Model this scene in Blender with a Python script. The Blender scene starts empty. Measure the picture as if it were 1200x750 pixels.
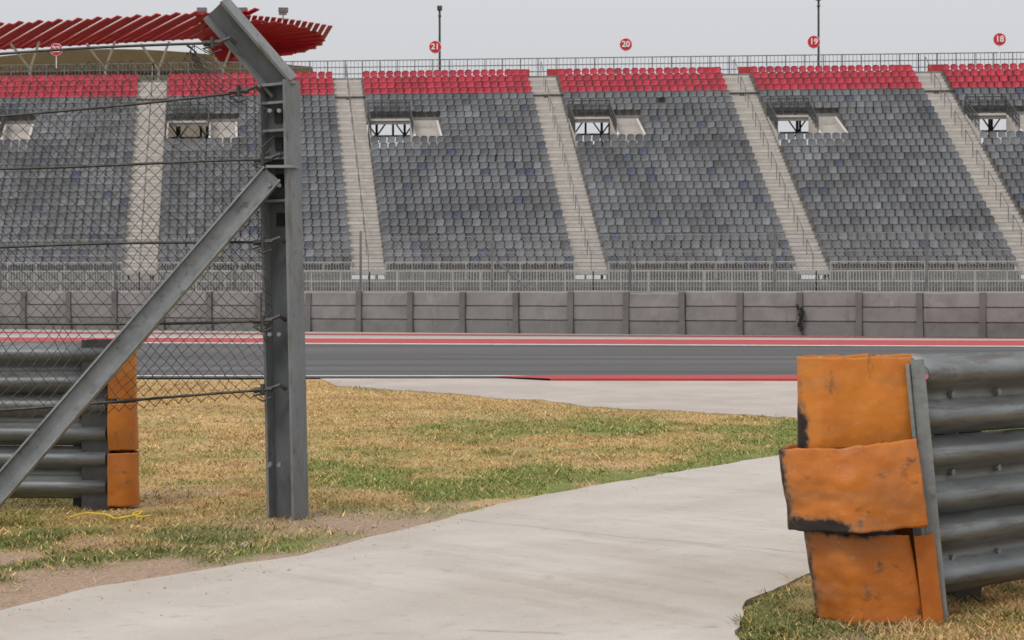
import bpy, bmesh, math, random
import numpy as np
from mathutils import Vector, noise, Matrix
random.seed(7); rng=np.random.default_rng(7)
S=bpy.context.scene
S.view_settings.view_transform='Standard'; S.view_settings.look='None'; S.view_settings.exposure=0
# ------------------------------------------------------------ helpers
class MB:
    def __init__(s): s.v=[]; s.f=[]; s.m=[]; s.c=[]
    def add(s,vs,fs,m=0,c=None):
        o=len(s.v); s.v+= [tuple(p) for p in vs]
        for f in fs: s.f.append(tuple(i+o for i in f)); s.m.append(m)
        s.c+=[c or (1,1,1,1)]*len(vs)
    def quad(s,a,b,c,d,m=0): s.add([a,b,c,d],[(0,1,2,3)],m)
    def beam(s,p,q,w,h,m=0,up=(0,0,1)):
        p=Vector(p);q=Vector(q);d=(q-p).normalized();u=Vector(up)
        if abs(d.dot(u))>.98:u=Vector((0,1,0))
        x=d.cross(u).normalized();y=x.cross(d).normalized()
        vs=[]
        for e in(p,q):
            for sx,sy in((-1,-1),(1,-1),(1,1),(-1,1)):
                vs.append(e+x*sx*w/2+y*sy*h/2)
        s.add(vs,[(3,2,1,0),(4,5,6,7),(0,1,5,4),(1,2,6,5),(2,3,7,6),(3,0,4,7)],m)
    def box(s,a,b,m=0):
        x0,y0,z0=a;x1,y1,z1=b
        s.add([(x0,y0,z0),(x1,y0,z0),(x1,y1,z0),(x0,y1,z0),(x0,y0,z1),(x1,y0,z1),(x1,y1,z1),(x0,y1,z1)],
         [(3,2,1,0),(4,5,6,7),(0,1,5,4),(1,2,6,5),(2,3,7,6),(3,0,4,7)],m)
    def tube(s,pts,r,n=6,m=0):
        pts=[Vector(p) for p in pts];vs=[];fs=[]
        for i,p in enumerate(pts):
            d=(pts[min(i+1,len(pts)-1)]-pts[max(i-1,0)]).normalized()
            u=Vector((0,0,1)) if abs(d.z)<.9 else Vector((0,1,0))
            x=d.cross(u).normalized();y=x.cross(d)
            for k in range(n):
                a=2*math.pi*k/n; vs.append(p+x*r*math.cos(a)+y*r*math.sin(a))
        for i in range(len(pts)-1):
            for k in range(n):
                fs.append((i*n+k,i*n+(k+1)%n,(i+1)*n+(k+1)%n,(i+1)*n+k))
        fs.append(tuple(range(n)));fs.append(tuple(range(len(vs)-n,len(vs))))
        s.add(vs,fs,m)
    def obj(s,name,mats,parent=None,smooth=False,col=False):
        me=bpy.data.meshes.new(name);me.from_pydata(s.v,[],s.f);me.update()
        for m in mats: me.materials.append(m)
        me.polygons.foreach_set('material_index',s.m)
        if smooth: me.polygons.foreach_set('use_smooth',[True]*len(s.f))
        if col:
            a=me.color_attributes.new('Col','FLOAT_COLOR','POINT')
            a.data.foreach_set('color',np.array(s.c,dtype=np.float32).ravel())
        o=bpy.data.objects.new(name,me);S.collection.objects.link(o)
        if parent:o.parent=parent
        return o
def empty(name):
    e=bpy.data.objects.new(name,None);S.collection.objects.link(e);return e
def mat(name,c1,c2=None,scale=5,rough=.8,metal=0,bump=0,bscale=None,layers=(),c3=None,s3=1,t3=(.55,.7),detail=6,stretch=(1,1,1),spec=.3,worn=None):
    m=bpy.data.materials.new(name);m.use_nodes=True;n=m.node_tree.nodes;l=m.node_tree.links
    b=n['Principled BSDF'];b.inputs['Roughness'].default_value=rough;b.inputs['Metallic'].default_value=metal
    b.inputs['Specular IOR Level'].default_value=spec
    tc=n.new('ShaderNodeTexCoord')
    def nz(sc,st=stretch,dt=detail,rot=0):
        mp=n.new('ShaderNodeMapping');mp.inputs['Scale'].default_value=st
        rr=n.new('ShaderNodeMapping');rr.inputs['Rotation'].default_value=(0,0,rot)
        l.new(tc.outputs['Object'],rr.inputs[0]);l.new(rr.outputs[0],mp.inputs[0])
        t=n.new('ShaderNodeTexNoise');t.inputs['Scale'].default_value=sc;t.inputs['Detail'].default_value=dt
        t.inputs['Roughness'].default_value=.65;l.new(mp.outputs[0],t.inputs['Vector']);return t
    def ramp(src,a,b_,mx=1):
        r=n.new('ShaderNodeMapRange');r.inputs[1].default_value=a;r.inputs[2].default_value=b_;r.inputs[4].default_value=mx
        l.new(src,r.inputs[0]);return r.outputs[0]
    def mix(f,a,b_):
        x=n.new('ShaderNodeMix');x.data_type='RGBA';l.new(f,x.inputs[0])
        for k,v in((6,a),(7,b_)):
            if isinstance(v,tuple):x.inputs[k].default_value=(*v,1)
            else:l.new(v,x.inputs[k])
        return x.outputs[2]
    if c2:
        out=mix(ramp(nz(scale).outputs[0],.35,.65),c1,c2)
        if c3: out=mix(ramp(nz(s3).outputs[0],*t3),out,c3)
        for (c,sc,a,b_,st,rot,mx_) in layers: out=mix(ramp(nz(sc,st,6,rot).outputs[0],a,b_,mx_),out,c)
        if worn: # vertex mask (wear) broken up with fine noise
            at=n.new('ShaderNodeAttribute');at.attribute_name='Col'
            ad=n.new('ShaderNodeMath');ad.operation='MULTIPLY_ADD';l.new(nz(22,(1,1,1)).outputs[0],ad.inputs[0]);ad.inputs[1].default_value=.9;l.new(at.outputs['Fac'],ad.inputs[2])
            out=mix(ramp(ad.outputs[0],.80,.95,.8),out,(.22,.12,.06));out=mix(ramp(ad.outputs[0],.94,1.10),out,worn)
        l.new(out,b.inputs['Base Color'])
    else: b.inputs['Base Color'].default_value=(*c1,1)
    if bump:
        bp=n.new('ShaderNodeBump');bp.inputs['Strength'].default_value=bump;bp.inputs['Distance'].default_value=.02
        l.new(nz(bscale or scale*4).outputs[0],bp.inputs['Height']);l.new(bp.outputs[0],b.inputs['Normal'])
    return m
def colmat(name,rough=.7,nscale=30,amt=.35,bump=0):
    m=mat(name,(1,1,1),rough=rough,bump=bump,bscale=nscale);n=m.node_tree.nodes;l=m.node_tree.links
    a=n.new('ShaderNodeAttribute');a.attribute_name='Col'
    t=n.new('ShaderNodeTexNoise');t.inputs['Scale'].default_value=nscale;t.inputs['Detail'].default_value=8;t.inputs['Roughness'].default_value=.7
    tc=n.new('ShaderNodeTexCoord');l.new(tc.outputs['Object'],t.inputs['Vector'])
    r=n.new('ShaderNodeMapRange');r.inputs[1].default_value=.3;r.inputs[2].default_value=.7;r.inputs[3].default_value=1-amt;r.inputs[4].default_value=1+amt
    l.new(t.outputs[0],r.inputs[0])
    x=n.new('ShaderNodeVectorMath');x.operation='SCALE';l.new(a.outputs['Color'],x.inputs[0]);l.new(r.outputs[0],x.inputs['Scale'])
    l.new(x.outputs[0],n['Principled BSDF'].inputs['Base Color']);return m

galv=mat('galvanised_steel',(.20,.215,.22),(.29,.305,.31),9,.5,.35,.15,40,c3=(.13,.115,.10),s3=14,t3=(.58,.72),layers=[((.10,.07,.05),30,.62,.72,(1,1,1),0,.8)])
galv_post=mat('galvanised_post',(.17,.185,.195),(.26,.275,.28),6,.6,.25,.1,60,c3=(.14,.12,.10),s3=12,t3=(.5,.72),stretch=(1,1,.35),layers=[((.15,.085,.05),26,.60,.70,(1,1,.5),0,.8)])
galv_web_shade=mat('galvanised_web_shade',(.085,.092,.10),(.14,.15,.155),6,.7,.15,stretch=(1,1,.35))  # post steel darkened: the shade of the recess is painted into the web
wbeam_m=mat('w_beam_steel',(.145,.157,.16),(.235,.248,.25),3,.45,.45,.1,30,c3=(.12,.115,.105),s3=6,t3=(.5,.72),stretch=(1,1,5),layers=[((.10,.085,.07),3,.54,.68,(1,1,12),0,.7),((.32,.33,.33),5,.6,.72,(3,3,1),0,.4)])
wire_m=mat('wire',(.045,.042,.04),(.10,.095,.09),20,.6,.4)
dark_m=mat('dark_steel',(.05,.052,.055),(.09,.09,.09),8,.6,.3)
rail_m=mat('rail_steel',(.36,.365,.37),(.46,.46,.46),2,.6,.2)
mid_m=mat('mid_steel',(.13,.135,.14),(.20,.2,.2),2,.6,.2)
orange=mat('orange_paint',(.60,.205,.028),(.48,.145,.022),4,.45,0,.15,14,worn=(.025,.018,.014),layers=[((.36,.165,.06),3,.50,.74,(1,1,4),0,.7),((.17,.08,.035),9,.61,.70,(2.2,1,.6),0,.85),((.40,.28,.17),40,.60,.68,(1,1,3),0,.5)])
ORW=mat('orange_paint_scuffed',(.55,.175,.024),(.43,.125,.02),4,.5,0,.2,14,worn=(.022,.017,.014),layers=[((.32,.145,.06),2.5,.48,.72,(1,1,5),0,.75),((.10,.055,.035),6,.60,.70,(1.2,1,2.2),0,.85),((.38,.28,.19),30,.60,.68,(1,1,4),0,.6)])
conc_stand=mat('stand_concrete',(.48,.445,.41),(.56,.52,.485),.8,.9,0,0,c3=(.38,.35,.32),s3=3)
conc_dark=mat('stand_tread_concrete',(.17,.162,.155),(.25,.235,.22),1.2,.9)
# ------------------------------------------------------------ world & light
w=bpy.data.worlds.new('World');S.world=w;w.use_nodes=True
n=w.node_tree.nodes;l=w.node_tree.links;bg=n['Background']
sky=n.new('ShaderNodeTexSky');sky.sky_type='NISHITA';sky.sun_disc=False
EL,ROT=math.radians(52),math.radians(215)
sky.sun_elevation=EL;sky.sun_rotation=ROT;sky.dust_density=4;sky.air_density=1
hs=n.new('ShaderNodeHueSaturation');hs.inputs['Saturation'].default_value=.12;l.new(sky.outputs[0],hs.inputs['Color'])
tc=n.new('ShaderNodeTexCoord');sp=n.new('ShaderNodeSeparateXYZ');l.new(tc.outputs['Generated'],sp.inputs[0])
mr=n.new('ShaderNodeMapRange');mr.inputs[1].default_value=0.1;mr.inputs[2].default_value=.9;l.new(sp.outputs[2],mr.inputs[0])
cr=n.new('ShaderNodeMix');cr.data_type='RGBA';l.new(mr.outputs[0],cr.inputs[0])
cr.inputs[6].default_value=(6.75,6.85,7.15,1);cr.inputs[7].default_value=(13.0,13.05,13.3,1)
mx=n.new('ShaderNodeMix');mx.data_type='RGBA';mx.inputs[0].default_value=.85;l.new(hs.outputs[0],mx.inputs[6]);l.new(cr.outputs[2],mx.inputs[7])
l.new(mx.outputs[2],bg.inputs[0]);bg.inputs[1].default_value=.1
sd=bpy.data.lights.new('sun','SUN');sd.energy=1.25;sd.angle=math.radians(14);sd.color=(1,.97,.93)
so=bpy.data.objects.new('sun',sd);S.collection.objects.link(so)
sx,sy=math.sin(ROT),math.cos(ROT)
dirv=Vector((sx*math.cos(EL),sy*math.cos(EL),math.sin(EL)))
so.rotation_euler=dirv.to_track_quat('Z','Y').to_euler()
cd=bpy.data.cameras.new('camera');co=bpy.data.objects.new('camera',cd);S.collection.objects.link(co)
co.location=(0,0,1.26);co.rotation_euler=(math.pi/2,0,0);cd.lens=70;cd.sensor_width=36;cd.shift_y=-.0333
cd.clip_end=5000;cd.clip_start=.05;S.camera=co
cd.dof.use_dof=True;cd.dof.focus_distance=11;cd.dof.aperture_fstop=13
# ------------------------------------------------------------ ground
gm=mat('dry_ground',(.34,.24,.11),(.22,.19,.07),.3,.95,0,.2,4,c3=(.33,.27,.18),s3=.15)
b=MB();b.quad((-2500,-500,-.03),(2500,-500,-.03),(2500,4000,-.03),(-2500,4000,-.03));b.obj('ground',[gm])
pe=[(-9,2.0),(-4,5.6),(-2.6,6.95),(-1.96,7.64),(-1.70,8.25),(-.98,9.19),(-.565,10.14),(0,11.5),(.55,12.45),(1.145,13.36),(2.016,14.7),(3.5,16.3),(6,18.2),(9,20)]
le=[(.72,3.0),(.76,6.2),(.81,7.17),(.92,7.84),(1.30,8.65),(2.0,9.33),(3.5,10.6),(6,12.5),(9,14.5)]
def g(x): return float(np.interp(x,[p[0] for p in pe],[p[1] for p in pe]))
def h(x): return float(np.interp(x,[p[0] for p in le],[p[1] for p in le])) if x>=.72 else -99
ap=[(-2.2,25.0),(-.39,22.6),(.88,20.6),(2.68,19.0),(4.6,17.8),(9,16.5)]
def apy(x): return float(np.interp(x,[p[0] for p in ap],[p[1] for p in ap])) if x>-2.2 else 99
def fb(x,y,s,o=0): return noise.fractal(Vector((x*s+o,y*s-o,o)),.8,2.0,4)
def sm(a,b_,x): t=max(0,min(1,(x-a)/(b_-a)));return t*t*(3-2*t)
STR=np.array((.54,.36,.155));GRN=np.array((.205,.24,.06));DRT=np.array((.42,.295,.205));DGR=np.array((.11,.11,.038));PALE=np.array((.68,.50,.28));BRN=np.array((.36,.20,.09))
def verge(x,y):
    d=(y-g(x))*.62
    n1=fb(x,y,.5,3.1);n2=fb(x,y,1.7,9.2);n3=fb(x,y*.6,.9,5.5)
    gr=0.
    gr+=.8*sm(1.3,.15,d)*sm(-.3,.25,n3+.05)*(1 if x>-1 else .6)
    gr+=.95*math.exp(-((y-17.2-.25*x)/1.8)**2)*sm(-2.2,.3,x)*sm(-.4,.2,n1+.08)
    gr+=.8*math.exp(-((y-12.8)/2.0)**2)*sm(-.3,.3,n3+.05)
    gr+=.75*sm(1.2,2.6,x)*sm(19.5,17,y)*sm(-.4,.3,n2)
    gr+=.4*sm(-.1,.4,n2)*sm(23,19,y)
    gr+=.95*math.exp(-((y-24.2)/.45)**2)*sm(-2.3,-1.6,x)*sm(.1,-.4,x)
    gr+=.7*sm(10.6,9.9,y)*sm(-.9,-1.4,x)*sm(-.25,.25,n2+.1)
    dirt=0
    dirt+=1.2*math.exp(-(((x+.80)/.55)**2+((y-10.55)/.5)**2))*sm(-.7,-.1,n2)
    dirt+=1.1*sm(.42,.08,d+.2*n2)*sm(-.35,-.9,x)
    dirt+=.8*sm(9.9,8.6,y+.6*n2)*sm(-.7,-1.2,x)*sm(-.3,.15,-n2)
    dirt+=.45*sm(.2,.5,-n2)*sm(15,12,y)
    if y<h(x):
        dirt=.6*sm(-.2,.25,n2)*sm(1.0,1.3,x);gr=.6*sm(-.1,.4,fb(x,y,2.3,1.2))+.9*sm(1.35,.95,x)
    gr=min(1,gr);dirt=min(1,dirt)
    c=STR.copy()
    t=sm(0,.5,n1);c=c*(1-t*.4)+PALE*t*.4
    t=sm(.05,.5,-fb(x,y,1.1,12));c=c*(1-t*.45)+BRN*t*.45
    c=c*(1-gr)+GRN*gr
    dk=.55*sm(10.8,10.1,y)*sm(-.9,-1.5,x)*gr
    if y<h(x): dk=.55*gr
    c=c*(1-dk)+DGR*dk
    c=c*(1-dirt)+DRT*dirt
    return c,1-dirt,gr
xs=np.concatenate([np.arange(-14,-4,.4),np.arange(-4,4.5,.07),np.arange(4.5,12,.4)])
ys=np.concatenate([np.arange(2,7,.4),np.arange(7,19,.07),np.arange(19,26.4,.15),[26.9]])
b=MB()
for y in ys:
    for x in xs:
        c,cv,gr=verge(x,y)
        near=min(abs(y-g(x)),abs(y-h(x)))
        on=(h(x)<y<g(x)) and near>.12
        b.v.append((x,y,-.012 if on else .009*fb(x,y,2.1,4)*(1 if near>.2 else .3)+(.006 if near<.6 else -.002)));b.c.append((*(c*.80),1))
nx=len(xs)
for j in range(len(ys)-1):
    for i in range(nx-1):
        b.f.append((j*nx+i,j*nx+i+1,(j+1)*nx+i+1,(j+1)*nx+i));b.m.append(0)
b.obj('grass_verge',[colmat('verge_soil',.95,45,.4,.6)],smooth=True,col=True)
# blades
N=215000;bv=[];bc=[]
def blade(x,y,zb,hh,cc):
    lx,ly=random.gauss(0,.9)*hh,random.gauss(0,.9)*hh
    if zb>0: hh*=.25
    a=random.uniform(0,math.pi);wd=random.uniform(.0015,.0035)*(1+.06*y)
    dx,dy=math.cos(a)*wd,math.sin(a)*wd
    bv.extend([(x-dx,y-dy,zb),(x+dx,y+dy,zb),(x+lx,y+ly,hh+zb)]);bc.extend([(*cc,1)]*3)
cnt=0
while cnt<N:
    u=random.random()
    y=7.0+ (26.2-7.0)*u**1.5
    x=random.uniform(-1,1)*(y*.27+1.2)
    d=y-g(x);zb=0
    if y<h(x)+.05*fb(x,y,5)+.03: pass
    elif d<.06*fb(x,y,4)-.02:
        if random.random()<.985 or d<-.5: cnt+=.2;continue
        zb=.018
    if y>apy(x)+.45*fb(x,y,1.5)+.1: continue
    c,cv,gr=verge(x,y)
    if zb==0 and random.random()>cv*.97+.03: cnt+=.3;continue
    cl_=.45+1.0*max(0,fb(x,y,5,2)+.3)
    hh=random.uniform(.010,.028)*cl_*(1.25 if gr>.5 else 1)
    k=random.choice((.6,.8,1,1.15,1.4))
    cc=c*k
    if random.random()>.75: cc=(STR*1.2 if random.random()<.7 else GRN)*k
    blade(x,y,zb,hh,cc);cnt+=1
# denser tufts by the right-hand barrier
for i in range(26000):
    x=random.uniform(.78,3.2);y=random.uniform(6.9,9.6)
    if y>h(x)+.04*fb(x,y,5)+.03: continue
    c,cv,gr=verge(x,y)
    if random.random()>cv+.1: continue
    hh=random.uniform(.012,.036)*(.5+1.0*max(0,fb(x,y,5,2)+.35))
    blade(x,y,0,hh,(c if random.random()<.7 else (GRN if random.random()<.6 else STR))*random.choice((.6,.8,1,1.2)))
nb=len(bv)//3
b=MB();b.v=bv;b.c=bc;b.f=[(3*i,3*i+1,3*i+2) for i in range(nb)];b.m=[0]*nb
b.obj('dry_grass',[colmat('grass_blades',.8,3,.1)],col=True)
# path
pc=mat('path_concrete',(.435,.39,.345),(.52,.475,.43),1.1,.9,0,.3,60,stretch=(1,1,1),
  layers=[((.385,.33,.275),.7,.44,.70,(1,.28,1),-.9+1.57,.85),((.33,.265,.205),1.6,.53,.72,(1,.16,1),-.72,.7),((.30,.27,.24),9,.58,.70,(1,1,1),0,.5),((.60,.56,.51),60,.55,.68,(1,1,1),0,.4),((.23,.205,.18),120,.62,.70,(1,1,1),0,.5)])
def dense(p,st):
    o=[]
    for i in range(len(p)-1):
        L=math.dist(p[i],p[i+1]);k=max(1,int(L/st))
        for j in range(k):
            t=j/k;o.append((p[i][0]*(1-t)+p[i+1][0]*t,p[i][1]*(1-t)+p[i+1][1]*t))
    o.append(p[-1]);return o
def slab(name,poly,z,m,zb=-.02):
    b=MB();k=len(poly);b.add([(x,y,z) for x,y in poly],[tuple(range(k))]);b.add([(x,y,z) for x,y in poly]+[(x,y,zb) for x,y in poly],[(i,(i+1)%k,(i+1)%k+k,i+k) for i in range(k)])
    return b.obj(name,[m])
up=[(x+.02*fb(x,y,3),y+.05*fb(x,y,2.2,7)) for x,y in dense(pe,.08)]
lo=[(x+.02*fb(x,y,3),y+.03*fb(x,y,2.2,7)) for x,y in dense(le,.08)]
slab('concrete_path',up+lo[::-1]+[(-9,1.0)],.018,pc)
b=MB();crk=mat('crack',(.17,.145,.12),(.24,.21,.175),8,.95)
def crack(pts,wd,sd):
    dp=dense(pts,.05);vs=[]
    for i,(x,y) in enumerate(dp):
        x+=.05*fb(x,y,1.6,sd);y+=.05*fb(x,y,1.9,sd+3);ww=wd*(.5+abs(fb(x,y,6,sd)))
        vs+=[(x-ww,y-ww*.4,.022),(x+ww,y+ww*.4,.022)]
    b.add(vs,[(2*i,2*i+1,2*i+3,2*i+2) for i in range(len(dp)-1)])
crack([(-2.6,6.0),(-.5,7.12),(.85,7.22)],.006,4)
crack([(-.35,10.6),(.9,9.6),(1.7,9.05)],.003,9)
b.obj('path_joints',[crk])
# apron
am=mat('apron_concrete',(.38,.325,.285),(.46,.405,.365),.8,.9,0,.15,30,layers=[((.31,.26,.22),.8,.5,.7,(1,.5,1),0,.6),((.25,.22,.19),12,.6,.7,(1,1,1),0,.5)])
apd=[(x+.1*fb(x,y,1,3),y+.3*fb(x,y,1.5,2)) for x,y in dense(ap,.1)]
slab('runoff_apron',apd+[(60,12),(60,26.95),(-2.6,26.95)],.012,am)
# track
def FY(x,l_,r_):
    return l_+(r_-l_)*(x+4.5)/14.8
def band(name,ml,y0,y1,z,x0=-70,x1=70,seg=1):
    b=MB()
    for i in range(seg):
        a=x0+(x1-x0)*i/seg;c=x0+(x1-x0)*(i+1)/seg
        b.quad((a,y0(a),z),(c,y0(c),z),(c,y1(c),z),(a,y1(a),z))
    return b.obj(name,[ml])
asp=mat('asphalt',(.105,.102,.103),(.14,.135,.134),.35,.95,0,.1,40,stretch=(.15,2.0,1),spec=.1,layers=[((.072,.069,.07),.25,.45,.66,(.12,2.4,1),0,.9),((.175,.168,.16),.5,.6,.72,(.1,4,1),0,.5),((.18,.175,.17),25,.58,.7,(.5,1,1),0,.4)])
redp=mat('kerb_red_paint',(.44,.045,.045),(.36,.035,.035),2,.7,0,c3=(.24,.06,.055),s3=3,t3=(.5,.8),stretch=(.3,2,1))
whp=mat('white_paint',(.62,.61,.60),(.46,.45,.44),3,.7)
runo=mat('runoff_asphalt',(.30,.28,.255),(.38,.355,.325),.4,.9,stretch=(.2,1.5,1))
band('race_track',asp,lambda x:26.85,lambda x:FY(x,42.6,40.6),.018)
band('track_edge_line',whp,lambda x:27.05,lambda x:27.3,.034)
band('track_edge_line',whp,lambda x:FY(x,42.6,40.6),lambda x:FY(x,43.3,41.2),.022)
b=MB()
x0=-.25
b.add([(x0,27.0,.036),(.5,26.2,.04),(70,25.2,.04),(70,26.95,.055),(.5,26.95,.055)],[(0,1,4),(1,2,3,4)]);
b.add([(.5,26.2,.04),(70,25.2,.04),(70,25.2,0),(.5,26.2,0)],[(0,1,2,3)])
b.obj('red_kerb',[redp])
band('red_kerb',redp,lambda x:FY(x,43.3,41.2),lambda x:FY(x,47.0,45.2),.026)
band('track_runoff',runo,lambda x:FY(x,46.9,45.1),lambda x:FY(x,60,60),.012)
band('painted_line',redp,lambda x:FY(x,50.5,47.4),lambda x:FY(x,51.6,48.2),.020)
band('painted_line',whp,lambda x:FY(x,47.0,45.2),lambda x:FY(x,47.6,45.7),.020)
# ------------------------------------------------------------ far barrier wall
wm=mat('barrier_panel',(.205,.195,.187),(.255,.243,.234),1.0,.85,0,.15,8,stretch=(1,1,.7),layers=[((.155,.147,.14),1.0,.48,.66,(1,1,1.2),0,.7),((.13,.123,.116),3,.58,.72,(2,2,.25),0,.5),((.33,.32,.30),5,.6,.72,(1,1,.3),0,.4)])
wm2=mat('barrier_post_panel',(.12,.114,.11),(.165,.157,.153),2,.85)
capm=mat('barrier_cap',(.27,.26,.25),(.35,.33,.315),2,.85)
wallE=empty('crash_barrier_wall')
wd=Vector((1,-.35,0)).normalized();wn=Vector((wd.y,-wd.x,0))
wo=Vector((-5.6,54.4,0))
pl=1.50;b=MB()
for i in range(-30,34):
    p=wo+wd*(i*pl+.15);q=wo+wd*((i+1)*pl-.02+.15)
    tl=random.gauss(0,.02)
    prof=[(0,.0),(.345,.045),(.355,.01),(.375,.01),(.385,.055),(.71,.05),(.72,.01),(.74,.01),(.75,.05),(1.08,.035),(1.12,-.02)]
    hh=1.0+random.gauss(0,.014);vs=[];K=6
    for j in range(K+1):
        t=j/K;base=p.lerp(q,t)
        for z,o in prof:
            bul=.04*math.sin(math.pi*t)*math.sin(math.pi*min(1,z/1.12))+.018*fb(i*3+t,z,2.2,i)
            vs.append(base+wn*(o+bul+tl*z)+Vector((0,0,z*hh+.012*fb(i+t,0,2,5)*z)))
    L=len(prof);fs=[(j*L+k,(j+1)*L+k,(j+1)*L+k+1,j*L+k+1) for j in range(K) for k in range(L-1)]
    b.add(vs,fs,0)
    r=wo+wd*(i*pl+.07)
    b.beam(r+wn*.05+Vector((0,0,0)),r+wn*.05+Vector((random.gauss(0,.01),0,1.10+random.gauss(0,.015))),.15,.14,1,up=wn)
a=wo+wd*(-30*pl);c=wo+wd*(34*pl)
b.beam(a-wn*.25+Vector((0,0,.545)),c-wn*.25+Vector((0,0,.545)),.4,1.08,1)
b.beam(a-wn*.12+Vector((0,0,1.105)),c-wn*.12+Vector((0,0,1.105)),.12,.05,2)
b.obj('panels',[wm,wm2,capm],wallE)
b=MB()
r=wo+wd*((975-600)/2333*50-(-5.6))*1.0
for i in range(11):
    z=.12+i*.055;q=r+wn*(.18)+wd*random.uniform(-.06,.06)
    b.beam(q+Vector((0,0,z)),q+wd*random.uniform(-.10,.12)+Vector((0,0,z+.12)),.06,.05)
b.obj('torn_rubber',[mat('black_rubber',(.015,.015,.015),rough=.7)],wallE)
# far catch fence
fe=empty('catch_fence')
b=MB();bw=MB()
fo=wo-wn*.9
for i in range(-14,16):
    p=fo+wd*(i*3.85+1.2)
    b.beam(p,p+Vector((0,0,2.72+random.gauss(0,.05))),.06,.07)
p=fo+wd*(3.85+1.0);b.beam(p+Vector((0,0,2.2)),p+wd*1.2+Vector((0,0,1.2)),.05,.05)
for z in(1.25,1.7,2.15,2.6): bw.beam(fo+wd*-55+Vector((0,0,z)),fo+wd*60+Vector((0,0,z)),.012,.014)
st=.11
for i in range(int(115/st)):
    p=fo+wd*(-55+i*st)
    for sgn in(1,-1):
        q=p+wd*1.3*sgn
        bw.add([p+Vector((0,0,1.2)),p+Vector((.006,0,1.2)),q+Vector((.006,0,2.6)),q+Vector((0,0,2.6))],[(0,1,2,3)])
b.obj('posts',[mid_m],fe);bw.obj('mesh',[mat('fence_wire_far',(.26,.26,.26),(.34,.34,.34),5,.6,.2)],fe)
# ------------------------------------------------------------ grandstand
gs=empty('grandstand')
tops=[-285,-52,179,406,634,860,1084,1308,1532];bots=[-385,-110,164,432,693,953,1213,1475,1740]
NR=29
def solve(px,D0):
    t=(px-600)/2333;X=t*D0/(1+.11*t);return X,D0-.11*X
Fp=[solve(p,112) for p in bots];Bp=[solve(p,134) for p in tops]
def P(a,v,z=None):
    i=min(max(int(math.floor(a)),0),len(Fp)-2);t=a-i
    fx=Fp[i][0]*(1-t)+Fp[i+1][0]*t;fy=Fp[i][1]*(1-t)+Fp[i+1][1]*t
    bx=Bp[i][0]*(1-t)+Bp[i+1][0]*t;by=Bp[i][1]*(1-t)+Bp[i+1][1]*t
    s=v/NR
    return Vector((fx*(1-s)+bx*s,fy*(1-s)+by*s,2.1+.46*v if z is None else z))
ha=.98/13.1
RA,RB=18,22
cut=(ha+.01,ha+4.75/13.1); opn=2.75/13.1
tr=MB();seats=MB();ais=MB();rl=MB();vom=MB();steel=MB();fr=MB()
def seat_template():
    vs=[];fs=[]
    W=.238
    xs_=[-1,-.6,0,.6,1]
    rows_=((.42,.86,.33,1),(.56,.98,.385,1),(.70,1,.42,1),(.79,.90,.44,.8),(.835,.55,.45,.4))
    for (z,wk,yk,cv) in rows_:
        for x in xs_:
            vs.append((x*W*wk,yk-.10*x*x*cv,z-(.012*abs(x))))
    R=len(rows_)
    for j in range(R-1):
        for i in range(4): fs.append((j*5+i,j*5+i+1,(j+1)*5+i+1,(j+1)*5+i))
    o=len(vs)
    for x in (-1,-.5,0,.5,1):
        zz=.835-.075*x**4
        vs+=[(x*W*.93,.425-.06*x*x,zz-.035),(x*W*.97,.41-.06*x*x,zz),(x*W*.97,.47-.06*x*x,zz+.015)]
    for i in range(4):
        for j in range(2): fs.append((o+i*3+j,o+(i+1)*3+j,o+(i+1)*3+j+1,o+i*3+j+1))
    o=len(vs)
    for (y,z) in((.33,.42),(.18,.40),(.0,.45),(-.03,.37)):
        for x in (-1,0,1): vs.append((x*W*.92,y,z+.03*x*x))
    for j in range(3):
        for i in range(2): fs.append((o+j*3+i,o+j*3+i+1,o+(j+1)*3+i+1,o+(j+1)*3+i))
    o=len(vs)
    vs+=[(-.04,.2,0),(.04,.2,0),(.04,.2,.39),(-.04,.2,.39)];fs.append((o,o+1,o+2,o+3))
    return vs,fs
sv,sf=seat_template()
def rail(pts,hh,sp,nr,mb,th=.04,picket=None):
    for i in range(len(pts)-1):
        p,q=pts[i],pts[i+1];L=(q-p).length;m_=max(1,round(L/sp))
        for j in range(m_+1):
            e=p.lerp(q,j/m_);mb.beam(e,e+Vector((0,0,hh)),th,th)
        for j in range(nr):
            z=Vector((0,0,hh*(j+1)/nr));mb.beam(p+z,q+z,th,th)
        if picket:
            m_=int(L/picket)
            for j in range(m_):
                e=p.lerp(q,(j+.5)/m_);mb.beam(e,e+Vector((0,0,hh)),th*.45,th*.45)
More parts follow.
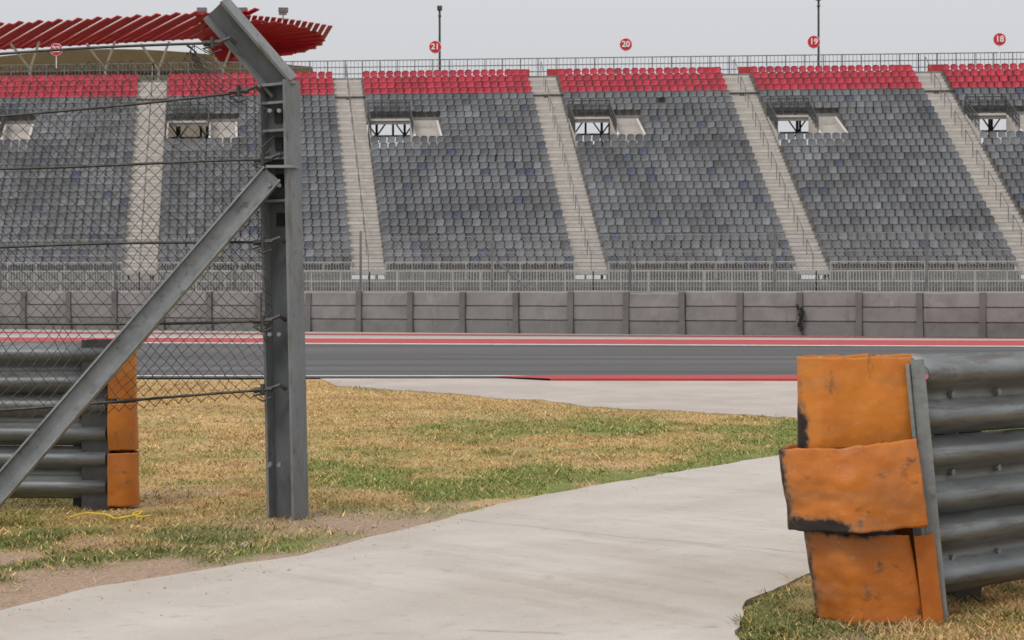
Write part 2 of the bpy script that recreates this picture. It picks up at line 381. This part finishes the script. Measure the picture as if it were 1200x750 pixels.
for k in range(8):
    a0=k+ha;a1=k+1-ha
    for r in range(NR):
        spans=[(a0,a1)]
        if RA<=r<RB: spans=[(k+cut[1],a1)]
        for s0,s1 in spans:
            tr.quad(P(s0,r,P(0,r-1).z),P(s1,r,P(0,r-1).z),P(s1,r),P(s0,r))
            z=P(0,r).z
            tr.quad(P(s0,r),P(s1,r),P(s1,r+1,z),P(s0,r+1,z))
            vs=P(s1,r)-P(s0,r);Lw=vs.length;ns=int(Lw/.525)
            ang=math.atan2(vs.y,vs.x);ca,sa=math.cos(ang),math.sin(ang)
            for i in range(ns):
                if random.random()<.0006: continue
                p=P(s0+(s1-s0)*(i+.5)/ns,r+.22)
                p.z=z
                if r>=NR-4: c=np.array((.42,.036,.06))*random.uniform(.8,1.12)
                else:
                    n1=fb(p.x,r*.9,.25,2)
                    q=random.random()
                    base=np.array((.136,.141,.151))*(1+.3*n1)
                    if q<.045:base=np.array((.08,.092,.13))
                    elif q<.13:base=base*.75
                    elif q>.92:base=base*1.28
                    c=base*random.uniform(.9,1.1)
                c=(float(c[0]),float(c[1]),float(c[2]),1)
                jx=random.gauss(0,.008);jy=random.gauss(0,.01);jz=random.gauss(0,.008)
                seats.add([(p.x+(x+jx)*ca-(y+jy)*sa,p.y+(x+jx)*sa+(y+jy)*ca,p.z+zz+jz) for x,y,zz in sv],sf,0,c)
    # entrance
    c0,c1=k+cut[0],k+cut[1];om=c0+opn
    zf=P(0,RA-1).z+.1;zt=P(0,RB-1).z+.25
    vb=RB-.05
    vom.quad(P(c0,RA,zf),P(c1,RA,zf),P(c1,vb,zf),P(c0,vb,zf))
    vom.quad(P(c0,RA,zf-.6),P(c1,RA,zf-.6),P(c1,RA,zf),P(c0,RA,zf))
    vom.quad(P(om,vb,zf),P(c1,vb,zf),P(c1,vb,zt),P(om,vb,zt))
    for a,b_ in((om,om+.012),(c1-.012,c1),(c0,c0+.010)):
        vom.add([P(a,RA,zf-.2),P(b_,RA,zf-.2),P(b_,vb,zf),P(a,vb,zf),P(a,RA,zf+.75),P(b_,RA,zf+.75),P(b_,vb,zt),P(a,vb,zt)],[(0,1,5,4),(1,2,6,5),(2,3,7,6),(3,0,4,7),(4,5,6,7)])
    vom.quad(P(c0,vb-.03,zt-.02),P(om,vb-.03,zt-.02),P(om,vb-.03,zt+.12),P(c0,vb-.03,zt+.12))
    for t in range(7):
        z=zf+t*.2;d0=RA+.3+t*.45
        vom.quad(P(om+.012,d0,z),P(c1-.012,d0,z),P(c1-.012,d0,z+.2),P(om+.012,d0,z+.2))
        vom.quad(P(om+.012,d0,z+.2),P(c1-.012,d0,z+.2),P(c1-.012,d0+.45,z+.2),P(om+.012,d0+.45,z+.2))
    rail([P(c0,RA,zf+.75),P(c0,vb,zt+.1)],.9,.8,3,steel,.05,.16)
    rail([P(c0,vb,zt+.12),P(om,vb,zt+.12)],1.05,.8,3,steel,.06,.14)
    rail([P(om,vb,zt+.12),P(om,RA+.5,zf+.8)],.9,.8,3,steel,.05,.18)
    vv=25.5;m_=7
    for j in range(m_):
        a,b_=k+j/m_,k+(j+1)/m_
        z0,z1=P(0,vv-17).z,P(0,vv-1.5).z
        steel.beam(P(a,vv,0),P(a,vv,z1),.16,.16)
        for z in (z0,z0+2.6,z0+5.2):
            steel.beam(P(a,vv,z),P(b_,vv,z+2.6),.09,.09);steel.beam(P(b_,vv,z),P(a,vv,z+2.6),.09,.09)
            steel.beam(P(a,vv,z+2.6),P(b_,vv,z+2.6),.1,.12)
# aisles
for k in range(9):
    A0,A1=k-ha,k+ha
    if k==0:A0=0
    if k==8:A1=8
    for r in range(NR):
        for hlf in(0,1):
            v=r+hlf*.5;z=P(0,r).z+hlf*.23;zb=z-.23
            ais.quad(P(A0,v,zb),P(A1,v,zb),P(A1,v,zb+.05),P(A0,v,zb+.05),1)  # darker strip along the foot of each riser
            ais.quad(P(A0,v,zb+.05),P(A1,v,zb+.05),P(A1,v,z),P(A0,v,z),0 if hlf else 2)
            ais.quad(P(A0,v,z),P(A1,v,z),P(A1,v+.5,z),P(A0,v+.5,z))
        if r%3==0 and k>0 and k<8:
            p,q=P(k,r+.1),P(k,r+2.0)
            ais.beam(p,p+Vector((0,0,.9)),.045,.045,3);ais.beam(q,q+Vector((0,0,.9)),.045,.045,3);ais.beam(p+Vector((0,0,.9)),q+Vector((0,0,.9)),.045,.045,3)
    for sa in (A0,A1):
        ais.quad(P(sa,0,1.4),P(sa,NR,2.1+.46*NR-.7),P(sa,NR,2.1+.46*NR-.25),P(sa,0,1.85))
tr.quad(P(0,0,0),P(8,0,0),P(8,0,1.64),P(0,0,1.64))
for k in range(8):
    zt=P(0,NR-1).z+.25
    tr.quad(P(k,NR,zt-.3),P(k+1,NR,zt-.3),P(k+1,NR,zt+.15),P(k,NR,zt+.15))
    tr.quad(P(k,NR,zt+.15),P(k+1,NR,zt+.15),P(k+1,NR+2.2,zt+.15),P(k,NR+2.2,zt+.15))
    tr.quad(P(k,NR+2.2,zt-.5),P(k+1,NR+2.2,zt-.5),P(k+1,NR+2.2,zt+.15),P(k,NR+2.2,zt+.15))
    rail([P(k,NR+2.1,zt+.15),P(k+1,NR+2.1,zt+.15)],1.35,1.25,3,fr,.06,.26)
    rail([P(k,-.9,.95),P(k+1,-.9,.95)],1.15,1.6,2,rl,.07,.16)
    rail([P(k+ha,-.25,1.6),P(k+1-ha,-.25,1.6)],1.0,1.6,2,rl,.05,.16)
    for j in range(8):
        a=k+j/8;steel.beam(P(a,NR+2,0),P(a,NR+2,zt-.5),.14,.14)
tr.quad(P(0,-1.6,.94),P(8,-1.6,.94),P(8,0,.94),P(0,0,.94));tr.quad(P(0,-1.6,0),P(8,-1.6,0),P(8,-1.6,.94),P(0,-1.6,.94))
tr.obj('terraces',[conc_dark],gs)
ais.obj('stair_aisles',[conc_stand,mat('riser_foot',(.20,.185,.17),(.26,.24,.22),3,.9),mat('riser_b',(.40,.37,.34),(.48,.45,.41),3,.9),mid_m],gs)
vom.obj('entrance_walls',[conc_stand],gs);rl.obj('front_railings',[rail_m],gs);fr.obj('rear_railings',[mid_m],gs);steel.obj('steelwork',[dark_m],gs)
seats.obj('seats',[colmat('seat_plastic',.5,6,.15)],gs,col=True)
b=MB()
for a in(4,5,6):
    for s_ in(-1,1):
        c=a+s_*(ha+.02);b.beam(P(c-.05,NR+1.9,P(0,NR-1).z+.75),P(c+.05,NR+1.9,P(0,NR-1).z+.75),.05,.5)
b.obj('red_panels',[redp],gs)
# number signs
sred=mat('sign_red',(.55,.025,.04),rough=.5);swh=mat('sign_white',(.8,.8,.8),rough=.5)
for X,D,Z,t in((-31.8,138.9,17.75,'22'),(-5.25,136.1,17.6,'21'),(7.7,134.7,17.6,'20'),(20.2,133.3,17.6,'19'),(32.3,131.9,17.6,'18')):
    e=empty('section_number_sign');e.location=(X,D,Z)
    b=MB();R=.40;nn=28
    vs=[(R*math.cos(2*math.pi*i/nn),y,R*math.sin(2*math.pi*i/nn)) for y in(-.03,.03) for i in range(nn)]
    b.add(vs,[tuple(range(nn)),tuple(range(nn,2*nn))]+[(i,(i+1)%nn,(i+1)%nn+nn,i+nn) for i in range(nn)])
    b.add([(x*1.1,y*.5+.02,z*1.1) for x,y,z in vs],[tuple(range(nn)),tuple(range(nn,2*nn))]+[(i,(i+1)%nn,(i+1)%nn+nn,i+nn) for i in range(nn)],1)
    b.beam((0,.06,-1.3),(0,.06,-.3),.05,.05,1)
    b.obj('disc',[sred,swh],e)
    tcv=bpy.data.curves.new('digits','FONT');tcv.body=t;tcv.size=.56;tcv.align_x='CENTER';tcv.align_y='CENTER';tcv.extrude=.01;tcv.offset=.012
    to=bpy.data.objects.new('digits',tcv);S.collection.objects.link(to);to.parent=e;to.location=(0,-.05,0);to.rotation_euler=(math.pi/2,0,0);tcv.materials.append(swh)
def mast(X,D,z0,z1):
    e=empty('light_pole');b=MB();b.tube([(X,D,0),(X,D,z0),(X,D,z1)],.075,8)
    b.box((X-.17,D-.2,z1-.1),(X+.17,D+.2,z1+.2));b.beam((X-.1,D,z1-.5),(X+.1,D,z1-.5),.3,.1)
    b.obj('mast',[dark_m],e)
mast(-5.05,139,16,20.6);mast(21.4,139,16,21.3)
# ------------------------------------------------------------ red canopy roof
cn=empty('canopy_roof_building');b=MB();u=MB()
cred=mat('canopy_red',(.45,.018,.03),(.34,.013,.02),1,.5)
nn=42
for i in range(nn):
    t=i/(nn-1);X=-62+t*36
    zl=22.5+ (X+60)*.055;
    b.beam((X-3.4,187,zl+.15),(X+3.2,178,zl+1.5+.15*(i%2)),.50,.12,0,up=(0.2,0,1))
for i in range(30):
    t=i/29;ang=math.pi*(.5-t)
    cx,cz=-25.5,23.4
    tip=Vector((cx+8.2*math.cos(ang)+.3*(i%2),180-3*math.sin(ang),cz+.2+1.35*math.sin(ang)))
    root=Vector((cx-4.5+3*t,188,cz+1.6*math.sin(ang)*.5+.7-1.1*t))
    b.beam(root,tip,.42,.10,0,up=(0,.4,1))
for i in range(22):
    X=-30+i*.56
    b.beam((X,188,25.2-.0022*(X+30)**2-.044*i),(X+2.0,178,25.6-.01*(X+30)**2*.8),.4,.1)
b.tube([(-60+i*2,187,23.0+(i*2)*.055) for i in range(17)],.22,6)
b.obj('red_slats',[cred],cn)
so_=mat('soffit',(.42,.38,.34),(.36,.33,.30),.6,.8)
vs=[];K=24
for i in range(K+1):
    t=i/K;X=-58+t*39
    sag=math.sin(math.pi*min(1,t*1.02))
    vs+=[(X,189,21.6+1.9*sag+.02*i),(X,196,20.2)]
u.add(vs,[(2*i,2*i+1,2*i+3,2*i+2) for i in range(K)])
u.box((-57,192,0),(-22,205,21.6))
u.obj('soffit',[so_],cn)
b=MB()
for X in(-45,-38,-33,-27):
    b.tube([(X,186,18),(X,186,21.5),(X-1.3,184,23.6)],.13,6);b.tube([(X,186,21.5),(X+1.3,184,23.8)],.13,6)
b.obj('struts',[mat('white_steel',(.6,.6,.6),rough=.5)],cn)
b=MB()
for X in(-28.2,-24.5,-20.8):
    b.tube([(X,181,24.4),(X,181,26.2)],.05,6);b.box((X-.42,180.8,26.15),(X+.42,181.4,26.55));b.beam((X-.35,180.7,25.95),(X+.35,180.7,25.95),.2,.2)
b.obj('floodlights',[mid_m],cn)
# ------------------------------------------------------------ near debris fence
nf=empty('debris_fence')
D=10.8
def ibeam(mb,p,q,w,dp,ang,tw=.010,tf=.016,m=0,mw=0):
    p=Vector(p);q=Vector(q);d=(q-p).normalized()
    x=Vector((math.cos(ang),math.sin(ang),0));x=(x-d*x.dot(d)).normalized();y=d.cross(x).normalized()
    def bx(cx,cy,sx_,sy_,mm):
        vs=[e+x*(cx+i*sx_/2)+y*(cy+j*sy_/2) for e in(p,q) for i,j in((-1,-1),(1,-1),(1,1),(-1,1))]
        mb.add(vs,[(3,2,1,0),(4,5,6,7),(0,1,5,4),(1,2,6,5),(2,3,7,6),(3,0,4,7)],mm)
    bx(0,dp/2,w,tf,m);bx(0,-dp/2,w,tf,m);bx(0,0,tw,dp-tf,mw)
    return x,y
b=MB()
ca_=math.radians(60)
zb=2.37
base=Vector((-1.215,D,-.02));top=Vector((-1.265,D,zb))
ax,ay=ibeam(b,base,top,.135,.165,ca_,mw=1)
for z in(1.72,1.95,2.1,2.25):
    c=base.lerp(top,(z+.02)/2.39)-ax*.035
    b.beam(c-ay*.072,c+ay*.072,.055,.014,0)
for z in(1.62,1.83,2.03,2.18):
    c=base.lerp(top,(z+.02)/2.39)-ax*.008
    b.beam(c-Vector((0,0,.035)),c+Vector((0,0,.035)),.05,.012,2,up=ax)  # black plates paint in the darkness of the slot openings
tip=Vector((-1.60,D-.05,2.76))
ibeam(b,top+Vector((0.03,0,-.03)),tip,.10,.14,ca_,mw=1)
b.beam(top+Vector((-.09,-.02,-.03)),top+Vector((.09,.0,-.01)),.13,.014)
b.obj('post',[galv_post,galv_web_shade,mat('slot_dark',(.02,.02,.02),rough=.9)],nf)
b=MB()
p=Vector((-1.29,D-.09,1.86));q=Vector((-2.93,D-.42,-.10))
d=(q-p).normalized();pr=Vector((0,-1,0));pr=(pr-d*pr.dot(d)).normalized();sd_=d.cross(pr).normalized()
if sd_.z<0: sd_=-sd_
def brbox(c0,c1,s0,s1):
    vs=[e+pr*a+sd_*c for e in(p,q) for a,c in((c0,s0),(c1,s0),(c1,s1),(c0,s1))]
    b.add(vs,[(3,2,1,0),(4,5,6,7),(0,1,5,4),(1,2,6,5),(2,3,7,6),(3,0,4,7)])
brbox(-.05,.05,.050,.060);brbox(-.005,.005,-.048,.049);brbox(-.05,.05,-.060,-.050)
b.beam(p+Vector((-.02,.02,.04)),p+Vector((.13,.0,.04)),.14,.014)
b.obj('brace',[galv],nf)
bo=MB()
for z in(.3,1.0,1.80,2.2):
    for dx in(-.0,.05): bo.tube([(-1.30+dx,D-.13,z),(-1.30+dx,D-.06,z)],.012,6)
bo.obj('bolts',[galv],nf)
b=MB()
levels=[(2.50,2.58),(2.16,2.33),(1.90,1.93),(1.46,1.50),(1.05,1.08),(.60,.69)]
def cab(zl,zr,x): return zl+(zr-zl)*(x+2.8)/1.5
for i,(zl,zr) in enumerate(levels):
    pts=[]
    xr=-1.56 if i==0 else(-1.42 if i==1 else -1.29)
    for j in range(41):
        x=-7+(xr+7)*j/40
        sg=.02*math.sin((x+i)*2.1)
        pts.append((x,D-.085,cab(zl,zr,max(x,-2.8))+sg*.6))
    b.tube(pts,.0078,5)
    zr_=pts[-1][2]
    b.tube([(xr-.10,D-.09,zr_-.004),(xr,D-.09,zr_+.002)],.017,6)
    b.tube([(xr-.05,D-.10,zr_-.03),(xr-.05,D-.10,zr_+.03)],.012,6)
    b.tube([(xr-.02,D-.09,zr_),(xr+.04,D-.09,zr_+.025),(xr+.07,D-.06,zr_)],.012,6)
    b.tube([(xr-.02,D-.10,zr_-.01),(xr-.10,D-.11,zr_-.035),(xr-.05,D-.11,zr_-.06),(xr+.0,D-.11,zr_-.04)],.006,5)
b.obj('wire_ropes',[wire_m],nf)
b=MB();st=.032;hh=.034
x=-6.5;ci=0
while x<-1.33:
    pts=[];z=.585;j=0
    ztop=2.47+(.10*sm(-2.0,-1.6,x))
    while z<=ztop:
        xx=x+(st if (j+ci)%2 else 0)
        wx=.05*fb(xx,z,1.1,3)+.014*fb(xx,z,4,8)+ (.03*math.sin(z*7)*sm(-1.7,-1.35,x))
        wz=.04*fb(xx,z,.9,6)+.08*sm(-2.2,-1.4,x)*sm(1.2,.6,z)
        wy=.03*fb(xx,z,1.4,1)
        if z>2.2: wx-=(z-2.2)*.8*sm(-1.8,-1.4,x)
        pts.append((xx+wx,D-.07+wy+.004*(1 if (j+ci)%2 else -1),z+wz))
        z+=hh;j+=1
    b.tube(pts,.0028,3)
    x+=st;ci+=1
b.obj('chain_link',[mat('mesh_wire',(.05,.048,.046),(.10,.095,.09),9,.6,.4)],nf)
# ------------------------------------------------------------ guardrails
PROF=[(0,0),(.012,.004),(.035,.055),(.055,.078),(.085,.08),(.105,.062),(.135,.018),(.155,.010),(.175,.018),(.205,.062),(.225,.08),(.255,.078),(.275,.055),(.298,.004),(.31,0)]
def guardrail(name,o,dv,length,zs,hsc=1.0,step=.25,first=.15):
    e=empty(name);dv=Vector(dv).normalized();nv=Vector((dv.y,-dv.x,0))
    if nv.y>0:nv=-nv
    for zi,z0 in enumerate(zs):
        vs=[];K=int(length/step)
        b=MB()
        for i in range(K+1):
            base=Vector(o)+dv*(length*i/K)
            for z,off in PROF:
                vs.append(base+nv*(off+.007*fb(i*.35,z*5,1,zi))+Vector((0,0,z0+z*hsc+.004*fb(i*.25,zi,1,2))))
        L=len(PROF);b.add(vs,[(i*L+k,(i+1)*L+k,(i+1)*L+k+1,i*L+k+1) for i in range(K) for k in range(L-1)])
        ob=b.obj('w_beam_%d'%(zi+1),[wbeam_m],e,smooth=True)
        m=ob.modifiers.new('s','SOLIDIFY');m.thickness=.004
    b=MB();x=first
    while x<length:
        p=Vector(o)+dv*x-nv*.10
        b.beam(p+Vector((0,0,-.1)),p+Vector((0,0,zs[-1]+.28*hsc)),.15,.012,up=nv)
        b.beam(p-nv*.06+Vector((0,0,-.1)),p-nv*.06+Vector((0,0,zs[-1]+.28*hsc)),.012,.12,up=nv)
        b.beam(p-nv*.12+Vector((0,0,-.1)),p-nv*.12+Vector((0,0,zs[-1]+.28*hsc)),.15,.012,up=nv)
        for z0 in zs:
            b.beam(p+Vector((0,0,z0+.155)),p+nv*.1+Vector((0,0,z0+.155)),.1,.14)
        x+=2.0
    b.obj('posts',[dark_m],e)
    return e,nv
def wrap(e,name,plan,z0,z1,m,lean=(0,0),seed=0,skew=0,skt=None,rnd=2,black=None,dent=.010):
    p=[Vector((a,c)) for a,c in plan]
    for _ in range(rnd):
        q=[p[0]]
        for i in range(len(p)-1):
            q+=[p[i].lerp(p[i+1],.13),p[i].lerp(p[i+1],.87)]
        q.append(p[-1]);p=q
    dd=[]
    for i in range(len(p)-1):
        L=(p[i+1]-p[i]).length;k=max(1,int(L/.01))
        for j in range(k): dd.append(p[i].lerp(p[i+1],j/k))
    dd.append(p[-1]);K=32;vs=[];cs=[]
    x0=min(v.x for v in dd);x1=max(v.x for v in dd)
    if skt is None: skt=skew
    for i,v in enumerate(dd):
        for j in range(K+1):
            t=j/K;z=z0+(z1-z0)*t
            f=(v.x-x0)/(x1-x0)
            dn=dent*fb(v.x*3,z*3,1.3,seed+3)
            edge=.006*fb(v.x*9,seed+t*2,1.6,seed)
            bul=-.012*math.sin(math.pi*t)
            vs.append((v.x+lean[0]*(t-.5)+dn*.6,v.y+lean[1]*(t-.5)+dn+bul,z+(skew*(1-t)+skt*t)*(f-1)+edge))
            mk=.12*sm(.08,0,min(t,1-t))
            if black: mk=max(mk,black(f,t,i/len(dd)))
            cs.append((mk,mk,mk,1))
    b=MB();L=K+1
    b.v=vs;b.c=cs;b.f=[(i*L+k,i*L+k+1,(i+1)*L+k+1,(i+1)*L+k) for i in range(len(dd)-1) for k in range(K)];b.m=[0]*len(b.f)
    o=b.obj(name,[m],e,smooth=True,col=True);md=o.modifiers.new('s','SOLIDIFY');md.thickness=.005
    return o
dv=Vector((.75,.66,0)).normalized()
ge,nv=guardrail('guardrail',(1.515,7.545,0),dv,7,[.075,.375,.69],first=.5)
wrap(ge,'orange_end_top',[(1.60,7.80),(1.16,7.62),(1.085,7.56),(1.08,7.49),(1.15,7.405),(1.50,7.47)],.675,.995,orange,(.0,.01),seed=1,skew=.035,skt=.0,
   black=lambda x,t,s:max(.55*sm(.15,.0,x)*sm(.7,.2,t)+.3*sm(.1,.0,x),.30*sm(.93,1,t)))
wrap(ge,'orange_end_middle',[(1.60,7.80),(1.13,7.68),(1.035,7.57),(1.03,7.50),(1.235,7.285),(1.52,7.39)],.375,.70,ORW,(-.03,.05),seed=5,skew=.03,skt=.055,dent=.018,
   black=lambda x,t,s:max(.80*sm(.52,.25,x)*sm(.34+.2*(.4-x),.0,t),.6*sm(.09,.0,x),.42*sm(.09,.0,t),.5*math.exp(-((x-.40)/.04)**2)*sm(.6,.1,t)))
wrap(ge,'orange_end_bottom',[(1.60,7.80),(1.25,7.68),(1.135,7.58),(1.13,7.52),(1.25,7.35),(1.51,7.45)],.005,.325,ORW,(-.05,.0),seed=9,skew=.0,skt=-.02,dent=.016,
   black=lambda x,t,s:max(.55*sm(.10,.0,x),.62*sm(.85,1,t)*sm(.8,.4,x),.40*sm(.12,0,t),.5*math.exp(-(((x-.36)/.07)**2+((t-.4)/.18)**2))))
b=MB()
b.beam((1.500,7.50,.97),(1.600,7.52,-.05),.012,.17,up=(.35,1,0))
b.beam((1.515,7.445,.985),(1.615,7.465,-.05),.05,.012,up=(.2,1,0))
b.beam((1.50,7.60,.97),(1.60,7.62,-.05),.06,.012,up=(.2,1,0))
b.obj('end_post',[galv],ge)
b=MB()
b.beam((1.42,7.66,.0),(1.40,7.66,.93),.10,.10)
b.beam((1.535,7.425,.33),(1.575,7.44,0.0),.075,.014,1,up=(0,1,0))
b.obj('inner_post',[dark_m,mat('orange_strip',(.48,.15,.025),(.38,.11,.02),8,.55,layers=[((.16,.08,.04),12,.55,.7,(1,1,1),0,.8)])],ge)
bo=MB()
for z in(.83,.53,.2):
    for s_ in(.22,.52): 
        q=Vector((1.515,7.545,0))+dv*s_+nv*.012+Vector((0,0,z+.012));bo.tube([q,q+nv*.02],.014,6)
bo.obj('bolts',[galv],ge)
# left guardrail
gl,nl=guardrail('guardrail',(-2.28,11.25,0),(-1,.03,0),7,[.06,.36,.65],.95)
b=MB();b.beam((-2.34,11.20,-.1),(-2.34,11.20,.955),.16,.012,up=(0,1,0));b.beam((-2.41,11.3,-.1),(-2.41,11.3,.955),.012,.2,up=(0,1,0));b.beam((-2.34,11.4,-.1),(-2.34,11.4,.955),.16,.012,up=(0,1,0));b.obj('end_post',[dark_m],gl)
for i,(z0,z1,dx) in enumerate(((.02,.32,.01),(.335,.60,.0),(.62,.93,-.01))):
    wrap(gl,'orange_end_%d'%i,[(-2.42,11.42),(-2.22+dx,11.42),(-2.13+dx,11.36),(-2.12+dx,11.25),(-2.17+dx,11.19),(-2.27,11.18)],z0,z1,orange if i else ORW,seed=20+i,black=lambda x,t,s:.3*sm(.8,1,x))
# ------------------------------------------------------------ little things
b=MB();pts=[]
for i in range(60):
    t=i/59;x=-2.35+.47*t;y=10.55+.07*math.sin(t*7)+.03*math.sin(t*17);z=.03+.02*abs(math.sin(t*6))
    if t>.8: a=(t-.8)/.2*5;x=-1.97-.05*math.sin(a)*.9;y=10.60+.10*math.cos(a)
    pts.append((x,y,z))
b.tube(pts,.006,6);b.obj('yellow_rope',[mat('yellow_rope_m',(.65,.47,.05),rough=.6)],smooth=True)
rockm=mat('stone',(.34,.27,.21),(.45,.38,.32),20,.9)
def rock(x,y,s,nm):
    bm=bmesh.new();bmesh.ops.create_icosphere(bm,subdivisions=3,radius=s)
    for v in bm.verts: v.co*=1+.35*noise.noise(v.co*(1.3/s)+Vector((x,y,0)));v.co.z*=.6
    me=bpy.data.meshes.new(nm);bm.to_mesh(me);bm.free();me.materials.append(rockm);o=bpy.data.objects.new(nm,me);S.collection.objects.link(o);o.location=(x,y,s*.3)
rock(-1.29,9.62,.024,'stone');rock(-1.1,9.9,.014,'stone');rock(-.72,10.4,.016,'stone')
b=MB()
for i in range(1500):
    x=random.uniform(-2.6,-.3);y=g(x)+abs(random.gauss(0,.5));z=.004
    if i>900: x=random.uniform(.85,2.6);y=h(x)-abs(random.gauss(0,.4))
    if i>1350: x=random.uniform(-2,1);y=g(x)-abs(random.gauss(0,.5));z=.019
    s=random.uniform(.002,.007)*(.7 if z>.01 else 1)
    b.add([(x-s,y,z),(x,y-s,z),(x+s,y,z),(x,y+s,z),(x,y,z+s*1.2)],[(0,1,4),(1,2,4),(2,3,4),(3,0,4)])
b.obj('gravel',[rockm])
